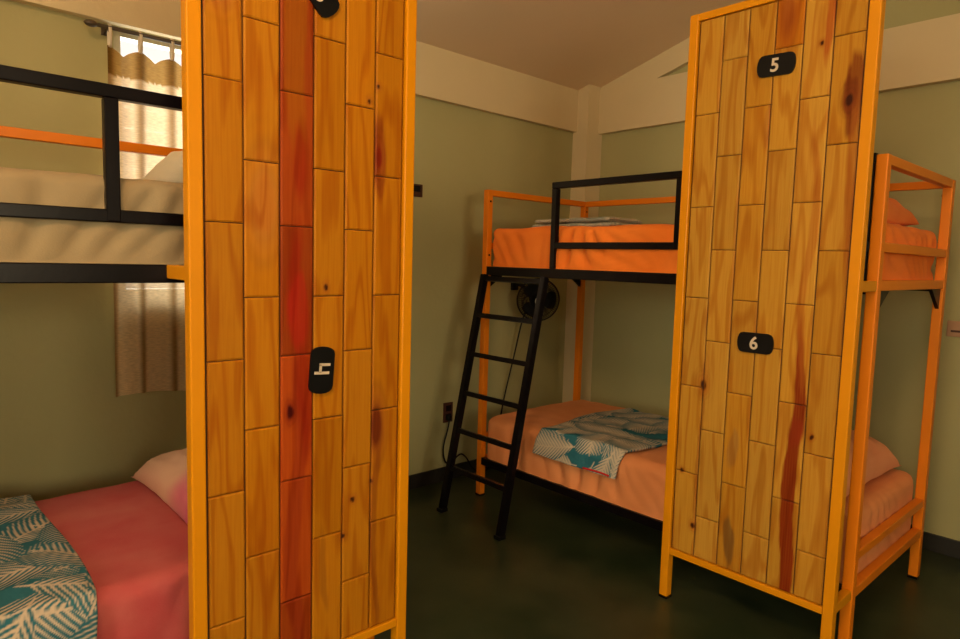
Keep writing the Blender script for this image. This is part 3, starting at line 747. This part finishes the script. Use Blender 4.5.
bx('cover_plate', (.001, .010, -.062, .055, -.036, .036), M['brown'], t, .002); bx('rocker', (.010, .016, -.040, .035, -.008, .026), M['blackp'], t, .001)
t = empty('wall_outlet', (2.318, 0, 1.105)); tag(t, 'pale pinkish double outlet on the back wall, right of the bunk', 'outlet')
bx('cover_plate', (-.062, .062, -.010, -.001, -.038, .038), M['pinkplate'], t, .003)
bx('socket_face', (-.045, .045, -.0125, -.010, -.016, -.006), M['brown'], t, .001)

# ------------------------------------------------------------------ curtain and rod
t = empty('curtain_rod', (.075, -2.50, 2.247)); tag(t, 'dark thin curtain rod under the eave beam above the window', 'curtain rod')
bm = bmesh.new(); tube(bm, [(0, -.645, 0), (0, .66, 0)], .008, 10); obj('rod', bm, M['rod'], t, True)
for y in (-.655, .67):
    bm = bmesh.new(); bmesh.ops.create_uvsphere(bm, u_segments=12, v_segments=8, radius=.014); bmesh.ops.scale(bm, verts=bm.verts, vec=(1, 1.8, 1)); bmesh.ops.translate(bm, verts=bm.verts, vec=(0, y, 0)); obj('finial', bm, M['rod'], t, True)
for y in (-.59, .60):
    bm = bmesh.new(); bar(bm, (-.074, y, -.006), (.006, y, -.006), .012, .014); box(bm, -.074, -.068, y - .015, y + .015, -.015, .015); obj('bracket', bm, M['rod'], t)
def curtain(y0, y1, label, seed):
    nu, nv = 260, 150; V = []; C = []
    zt_, zb_ = 2.178, .752; tabs = 10
    for j in range(nv):
        f = j / (nv - 1)
        for i in range(nu):
            u = i / (nu - 1)
            y = y0 + (y1 - y0) * u
            ph = u * tabs * 2 * PI
            sag = .028 * (.5 - .5 * math.cos(ph)) * max(0, 1 - f * 6)
            z = zt_ - sag + (zb_ - zt_ + sag) * f + (.012 * math.sin(u * 9 + seed) * f)
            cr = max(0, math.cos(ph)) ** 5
            x = .052 + (.020 * cr * (1 - .3 * f) + .018 * math.sin(u * 21 + seed + f * .6) * (.35 + .65 * f)) + .010 * nz(u * 4, f * 2, 0, 1.5, seed)
            y += .012 * math.sin(ph) * (1 - f) - .01 * f * math.sin(u * 13)
            V.append((x, y, z))
            hem = (.035 < (zt_ - z) < .110) or (zt_ - z) < .035
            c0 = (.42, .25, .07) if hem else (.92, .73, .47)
            c0 = tuple(q * (1 - k_ * cr) for q, k_ in zip(c0, (.58, .66, .76)))  # shade of the pleats painted into the cloth colour
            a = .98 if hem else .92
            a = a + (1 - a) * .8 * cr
            C.append((*c0, a))
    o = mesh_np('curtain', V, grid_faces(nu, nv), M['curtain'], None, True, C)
    tag(o, label, 'curtain')
    for k in range(tabs + 1):
        u = k / tabs; y = y0 + (y1 - y0) * u; y = min(max(y, y0 + .01), y1 - .01)
        bm = bmesh.new(); n = 14; ring = []
        for e in range(n):
            a = 2 * PI * e / n; zz = 2.216 + .043 * math.cos(a) ; xx = .072 + .014 * math.sin(a)
            ring.append((bm.verts.new((xx, y - .006, zz)), bm.verts.new((xx, y + .006, zz))))
        for e in range(n):
            p_, q_ = ring[e], ring[(e + 1) % n]; bm.faces.new((p_[0], p_[1], q_[1], q_[0]))
        tb = obj('tab', bm, M['pil_white'], o, True); sm = tb.modifiers.new('thickness', 'SOLIDIFY'); sm.thickness = .0015
    return o
curtain(-3.10, -1.88, 'gathered cream curtain with a darker top hem, covering the bright window', 1.0)

# ------------------------------------------------------------------ light: daylight at the curtained window, added unseen sources elsewhere
def area(name, loc, direction, sx, sy, e, col):
    l = bpy.data.lights.new(name, 'AREA'); l.shape = 'RECTANGLE'; l.size = sx; l.size_y = sy; l.energy = e; l.color = col
    o = bpy.data.objects.new(name, l); o.location = loc; o.rotation_euler = Vector(direction).to_track_quat('-Z', 'Y').to_euler(); COL.objects.link(o); return o
area('added_fill_front', ((FX0 + FX1) / 2, -RY - .5, 1.85), (-.10, 1, .10), 2.2, 1.3, 115, (1.0, .87, .55))  # fill light at the added front window
area('added_fill_right', (RX + .45, (SY0 + SY1) / 2, 1.7), (-1, .12, .30), 1.5, 1.2, 105, (1.0, .80, .48))  # fill light at the added right window
area('daylight_left_window', (-.45, (WY0 + WY1) / 2, 1.85), (1, 0, -.15), 1.1, 1.0, 40, (1.0, .93, .76))
LX, LY = 3.0, -4.35
t = empty('added_fill_lamp', (LX, LY, zc(LX))); tag(t, 'added warm fill lamp overhead, unseen behind the camera', 'added fill lamp')  # added lamp, put in so light falls off towards the floor
bm = bmesh.new(); bmesh.ops.create_cone(bm, cap_ends=True, segments=32, radius1=.13, radius2=.15, depth=.05); bmesh.ops.translate(bm, verts=bm.verts, vec=(0, 0, -.03)); obj('fill_lamp_base', bm, M['alu'], t)
gm, gnt, gb = new_mat('fill_lamp_glow'); gb.inputs['Base Color'].default_value = (.9, .8, .65, 1); gb.inputs['Emission Color'].default_value = (1, .55, .25, 1); gb.inputs['Emission Strength'].default_value = 4
bm = bmesh.new(); bmesh.ops.create_uvsphere(bm, u_segments=32, v_segments=16, radius=.13); bmesh.ops.scale(bm, verts=bm.verts, vec=(1, 1, .55)); bmesh.ops.translate(bm, verts=bm.verts, vec=(0, 0, -.07)); obj('fill_lamp_shade', bm, gm, t, True)
pl = bpy.data.lights.new('fill_lamp_light', 'POINT'); pl.energy = 112; pl.color = (1, .62, .32); pl.shadow_soft_size = .26  # fill light of the added lamp
po_ = bpy.data.objects.new('fill_lamp_light', pl); po_.location = (LX, LY, zc(LX) - .32); COL.objects.link(po_)
w = bpy.data.worlds.new('World'); SC.world = w; w.use_nodes = True
bg = w.node_tree.nodes['Background']; bg.inputs[0].default_value = (1.0, .96, .88, 1); bg.inputs[1].default_value = 1.3

# ------------------------------------------------------------------ camera (solved from the photograph)
cam = bpy.data.cameras.new('Camera'); co = bpy.data.objects.new('Camera', cam); COL.objects.link(co); SC.camera = co
cx, cy, cz, yaw, pitch, roll, f = 3.06, -3.7776, 1.3704, .8334, -.0909, .0276, 651.8422
Fv = Vector((-math.sin(yaw) * math.cos(pitch), math.cos(yaw) * math.cos(pitch), math.sin(pitch)))
Rv = Fv.cross(Vector((0, 0, 1))).normalized(); Uv = Rv.cross(Fv)
R2 = Rv * math.cos(roll) + Uv * math.sin(roll); U2 = -Rv * math.sin(roll) + Uv * math.cos(roll)
m = Matrix((R2, U2, -Fv)).transposed().to_4x4(); m.translation = (cx, cy, cz); co.matrix_world = m
cam.sensor_fit = 'HORIZONTAL'; cam.sensor_width = 36; cam.lens = f / 960 * 36; cam.clip_start = .05
SC.view_settings.view_transform = 'Standard'; SC.view_settings.look = 'None'; SC.view_settings.gamma = 1; SC.view_settings.exposure = -0.24
SC.cycles.use_denoising = True
SC.cycles.max_bounces = 8; SC.cycles.diffuse_bounces = 5; SC.cycles.transparent_max_bounces = 16
